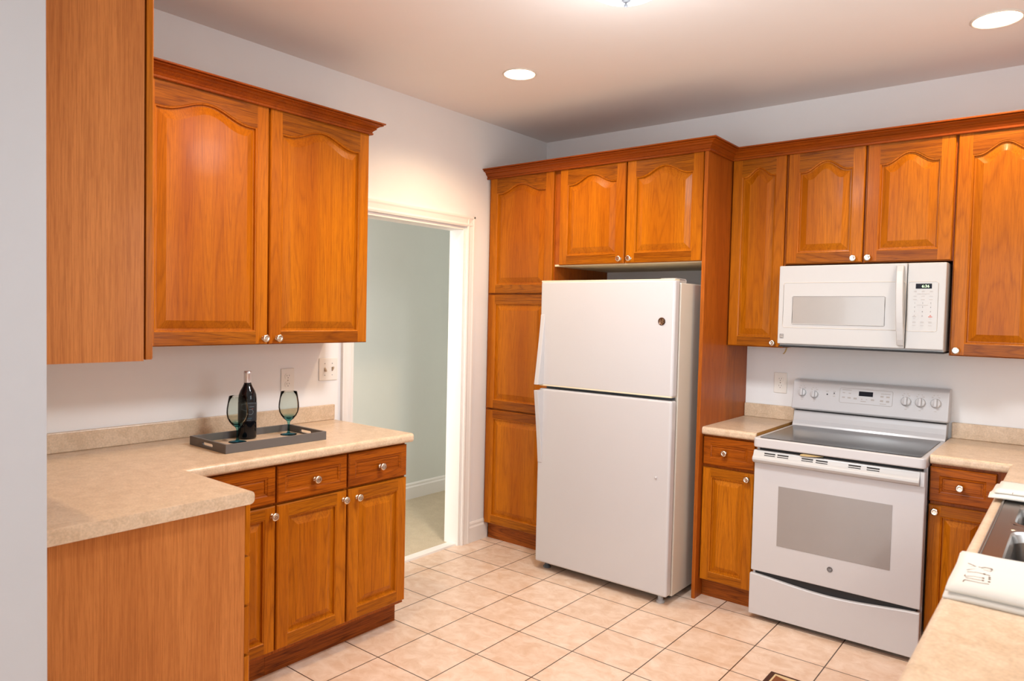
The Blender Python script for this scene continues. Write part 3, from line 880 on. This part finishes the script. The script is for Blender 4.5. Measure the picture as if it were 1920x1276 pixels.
obj('capsule', MB().lathe([(.0150, .262), (.0150, .300), (.0155, .302), (.0155, .312), (.0140, .3155), (0, .316)], 28), foil_m, t)
lb = MB(); seg = 26; vs = []
for k in range(seg+1):
    a = math.radians(-150+220*k/seg)
    top = .168+.006*math.sin(PI*k/seg)
    for rr, z in ((.0378, .085), (.0378, top)): vs.append((rr*math.cos(a), rr*math.sin(a), z))
lb.add(vs, [(2*k, 2*k+2, 2*k+3, 2*k+1) for k in range(seg)], 0, True)
lo = obj('label', lb, label_m, t)
def on_b(a, z, rr=.0382): a = math.radians(a); return (rr*math.cos(a), rr*math.sin(a), z)
mb = MB()
mb.tube([on_b(-70+6*k, .163+.006*math.sin(PI*k/19)) for k in range(20)], .0006, 5)
mb.tube([on_b(-12+18*math.cos(q*.45), .128+.012*math.sin(q*.45)) for q in range(15)], .0007, 5)
mb.tube([on_b(-60+5*k, .139-.010*k/8) for k in range(9)], .0005, 5)
mb.tube([on_b(-20+4*k, .152) for k in range(9)], .0009, 5, 0)
mb.tube([on_b(-60+5*k, .098+.002*(k % 2)) for k in range(12)], .0012, 5, 1)
mb.tube([on_b(-50+5*k, .091) for k in range(9)], .0006, 5, 0)
mb.tube([on_b(-4+3*k, .142) for k in range(4)], .0018, 5, 2)
obj('label_print', mb, [label_ink, label_teal, label_red], lo)
def wineglass(label, x, y):
    t = thing('wine_glass', label, 'wine glass', (x, y, TZ), 0, 'wine glasses')
    t.scale = (1.08, 1.08, .93)
    obj('foot', MB().lathe([(.0, 0), (.033, 0), (.0335, .0012), (.030, .0025), (.012, .006), (.006, .010)], 32), stem_glass, t)
    obj('stem', MB().lathe([(.006, .010), (.0045, .016), (.0042, .040), (.0048, .055), (.0075, .064), (.0105, .0685), (.004, .070), (0, .071)], 24), stem_glass, t)
    obj('bowl', MB().lathe([(.0108, .0690), (.020, .077), (.031, .093), (.0385, .112), (.0412, .132), (.0405, .152), (.037, .178), (.0325, .2085), (.0313, .2085), (.0358, .178), (.0392, .152), (.0399, .132), (.0372, .112), (.0297, .095), (.018, .080), (0, .0745)], 40), bowl_glass, t)
    return t
wineglass('smoky glass with teal stem in front of the bottle', .296, -2.556)
wineglass('smoky glass with teal stem at the far handle of the tray', .283, -2.300)

# ================================================================== OUTLETS AND SWITCH
def outlet(label, loc, rz):
    t = thing('outlet', label, 'outlet', loc, rz, 'wall outlets')
    obj('cover_plate', MB().box(-.037, .037, -.006, -.0005, -.059, .059), plate_m, t, bevel=.003)
    for s in (-1, 1):
        rc = obj('receptacle', MB().prism(rrect(-.017, .017, s*.020-.0145, s*.020+.0145, .012), 'y', -.0085, -.006), plate_m, t)
        mb = MB().box(-.0075, -.0055, -.0088, -.0084, s*.020, s*.020+.008).box(.0055, .0075, -.0088, -.0084, s*.020+.001, s*.020+.008)
        mb.lathe([(.0024, 0), (.0024, .0004), (0, .0004)], 10, 0, (0, -.0084, s*.020-.007), 'y')
        obj('slots', mb, print_m, rc)
    obj('screw', MB().lathe([(.003, 0), (.003, .001), (0, .0015)], 10, 0, (0, -.006, 0), 'y'), nickel, t)
    return t
outlet('ivory duplex outlet on the left wall behind the far wine glass', (0, -2.121, 1.133), PI/2)
outlet('ivory duplex outlet on the back wall left of the range', (1.708, 0, 1.124), 0)
t = thing('light_switch', 'double toggle switch plate beside the doorway casing', 'switch', (0, -1.878, 1.177), PI/2)
obj('cover_plate', MB().box(-.058, .058, -.006, -.0005, -.058, .058), plate_m, t, bevel=.003)
for s in (-1, 1):
    obj('toggle', MB().prism([(-.006, -.010), (-.006, .010), (-.018, .0135 if s > 0 else -.004), (-.018, .006 if s > 0 else -.0115)], 'x', s*.023-.004, s*.023+.004), plain('toggle_tan', (.45, .36, .26, 1), .5), t)
    for z in (-.030, .030):
        obj('screw', MB().lathe([(.003, 0), (.003, .001), (0, .0015)], 10, 0, (s*.023, -.006, z), 'y'), mgrey, t)

# ================================================================== TOWELS
def towel(label, layers, marks, name='dish_towel'):
    mb = MB()
    def rise(y): return .0125*min(1, max(0, 1-max(-2.245-y, y+1.328, 0)/.03))
    for (x0, x1, y0, y1, z0, z1, skew, drop) in layers:
        nx, ny = 26, 6; top = []; bot = []
        for j in range(ny+1):
            for i in range(nx+1):
                q = i/nx; w_ = j/ny
                x = x0+(x1-x0)*q; y = y0+(y1-y0)*w_+skew*q
                wav = .0007*math.sin(9*q+3*w_)+.0005*math.sin(23*q*w_+1)
                edge = 1-(abs(w_-.5)*2)**6*.5
                dz = -drop*max(0, 1-q*9)**2
                top.append((x, y, z0+(z1-z0)*edge+wav+dz+rise(y))); bot.append((x, y, z0+.3*dz+rise(y)))
        n = (nx+1)
        fs = []
        for j in range(ny):
            for i in range(nx):
                a = j*n+i; fs.append((a, a+1, a+n+1, a+n))
        N = len(top); fb = [tuple(N+k for k in f[::-1]) for f in fs]
        border = [i for i in range(nx+1)]+[j*n+nx for j in range(1, ny+1)]+[ny*n+i for i in range(nx-1, -1, -1)]+[j*n for j in range(ny-1, 0, -1)]
        fside = [(border[k], border[(k+1) % len(border)], N+border[(k+1) % len(border)], N+border[k]) for k in range(len(border))]
        mb.add(top+bot, fs+fb+fside, 0, True)
    o = tag(obj(name, mb, cloth_m), label, 'towel', 'white dish towels')
    if marks:
        mk_ = MB()
        for st in marks:
            if len(st) == 1:
                mk_.lathe([(.0022, 0), (.0022, .0014), (0, .002)], 8, 0, st[0])
            else: mk_.tube(st, .0008, 5)
        obj('stitched_lettering', mk_, plain('brown_thread', (.20, .11, .06, 1), .8), o)
    return o
# stitched strokes on the towel's top
STROKES = [
    [(2.876, -2.287, 0.9481), (2.884, -2.283, 0.9452), (2.891, -2.279, 0.9418), (2.897, -2.279, 0.941), (2.909, -2.284, 0.9456), (2.92, -2.283, 0.9452)],
    [(2.875, -2.288, 0.941), (2.887, -2.288, 0.941), (2.896, -2.287, 0.941), (2.907, -2.292, 0.941), (2.919, -2.293, 0.941)],
    [(2.877, -2.315, 0.941), (2.888, -2.3, 0.941), (2.898, -2.289, 0.941)],
    [(2.92, -2.282, 0.9443), (2.921, -2.279, 0.941), (2.919, -2.293, 0.941)],
    [(2.879, -2.329, 0.941), (2.895, -2.32, 0.941), (2.91, -2.321, 0.941), (2.921, -2.324, 0.941)],
    [(2.878, -2.353, 0.941), (2.878, -2.363, 0.941), (2.879, -2.365, 0.941), (2.895, -2.353, 0.941), (2.911, -2.354, 0.941)],
    [(2.881, -2.374, 0.941), (2.895, -2.373, 0.941), (2.912, -2.371, 0.941)],
    [(2.88, -2.404, 0.941), (2.88, -2.394, 0.941), (2.882, -2.39, 0.941), (2.897, -2.39, 0.941), (2.909, -2.39, 0.941), (2.924, -2.386, 0.941)],
    [(2.897, -2.279, 0.941)],
    [(2.91, -2.322, 0.941)],
    [(2.921, -2.339, 0.941)],
    [(2.922, -2.352, 0.941)],
    [(2.923, -2.371, 0.941)],
    [(2.911, -2.354, 0.941)],
    [(2.912, -2.371, 0.941)],
    [(2.92, -2.281, 0.9431)]]
towel('folded cream towel with stitched lettering on the counter nearest the camera',
      [(2.850, 3.30, -2.456, -2.175, ZC+.001, ZC+.013, -.01, .004), (2.853, 3.28, -2.446, -2.18, ZC+.0135, ZC+.026, -.008, .002)], STROKES)
FS = [[(2.902, -1.327, 0.9406), (2.912, -1.359, 0.9448), (2.919, -1.321, 0.9398), (2.923, -1.278, 0.9373)], [(2.902, -1.397, 0.9498), (2.902, -1.424, 0.9498)], [(2.857, -1.324, 0.9402)]]
towel('folded white towel at the far end of the sink',
      [(2.838, 3.30, -1.415, -1.10, ZC+.001, ZC+.012, .02, .004), (2.852, 3.28, -1.385, -1.105, ZC+.0125, ZC+.0225, .02, .002)], FS)

# ================================================================== RUG
t = thing('rug', 'brown bordered mat on the tile in front of the range', 'rug', (2.088, -2.45, .0005))
rw, rl = .72, 1.288
obj('border', MB().box(0, rw, 0, rl, 0, .006), rug_dark, t, bevel=.002)
mb = MB().box(.022, rw-.022, .022, rl-.016, .0062, .0072)
obj('cream_band', mb, rug_cream, t)
pts = [(.03, .03), (rw-.03, .03)]
for k in range(33):
    q = 1-k/32
    pts.append((.03+(rw-.06)*q, rl-.030-.012*abs(math.sin(q*PI*6))))
obj('field', MB().prism(pts, 'z', .0073, .008), rug_rust, t)

# ================================================================== CEILING LIGHTS
def can_light(label, x, y, rad, power):
    t = thing('recessed_light', label, 'light', (x, y, H), 0, 'recessed can lights')
    obj('trim_ring', MB().lathe([(rad*1.10, -.0005), (rad*1.12, -.004), (rad*1.06, -.007), (rad, -.005), (rad, -.0005)], 40), plain('can_trim', (.80, .72, .62, 1), .4), t)
    obj('lens', MB().lathe([(rad*.995, -.001), (rad*.98, -.004), (rad*.7, -.0055), (0, -.006)], 40), can_m, t)
    l = bpy.data.lights.new('can_bulb', 'SPOT'); l.energy = power; l.color = (1, .70, .42)
    l.spot_size = math.radians(150); l.spot_blend = .6; l.shadow_soft_size = .05
    o = bpy.data.objects.new('can_bulb', l); COL.objects.link(o); o.parent = t; o.location = (0, 0, -.06)
    return t
can_light('round recessed light over the doorway side of the ceiling', .748, -1.272, .078, 44)
can_light('round recessed light near the cabinets above the range', 2.735, -.685, .084, 30)
can_light('unseen round recessed light added above the counter with the tray', .95, -2.75, .080, 36)  # out-of-view can, added to light the left counter
t = thing('ceiling_light', 'frosted flush-mount ceiling light with a small finial', 'light', (1.755, -1.945, H))
obj('canopy', MB().lathe([(.165, -.0005), (.165, -.026), (.155, -.034), (0, -.034)], 40), white_trim, t)
obj('glass_dome', MB().lathe([(.158, -.035), (.158, -.050), (.142, -.076), (.11, -.096), (.06, -.112), (.014, -.118), (.0, -.118)], 40), dome_m, t)
obj('finial', MB().lathe([(.015, -.1185), (.0165, -.123), (.010, -.127), (.004, -.130), (.0045, -.134), (.0075, -.138), (.0065, -.143), (.0, -.146)], 20), plain('finial_grey', (.17, .18, .20, 1), .5), t)
l = bpy.data.lights.new('ceiling_bulb', 'SPOT'); l.energy = 92; l.color = (.91, .96, 1)
l.spot_size = math.radians(165); l.spot_blend = .5; l.shadow_soft_size = .15
o = bpy.data.objects.new('ceiling_bulb', l); COL.objects.link(o); o.parent = t; o.location = (0, 0, -.175)
l = bpy.data.lights.new('ceiling_glow', 'POINT'); l.energy = 6.5; l.color = (.91, .96, 1); l.shadow_soft_size = .10
o = bpy.data.objects.new('ceiling_glow', l); COL.objects.link(o); o.parent = t; o.location = (0, 0, -.32)
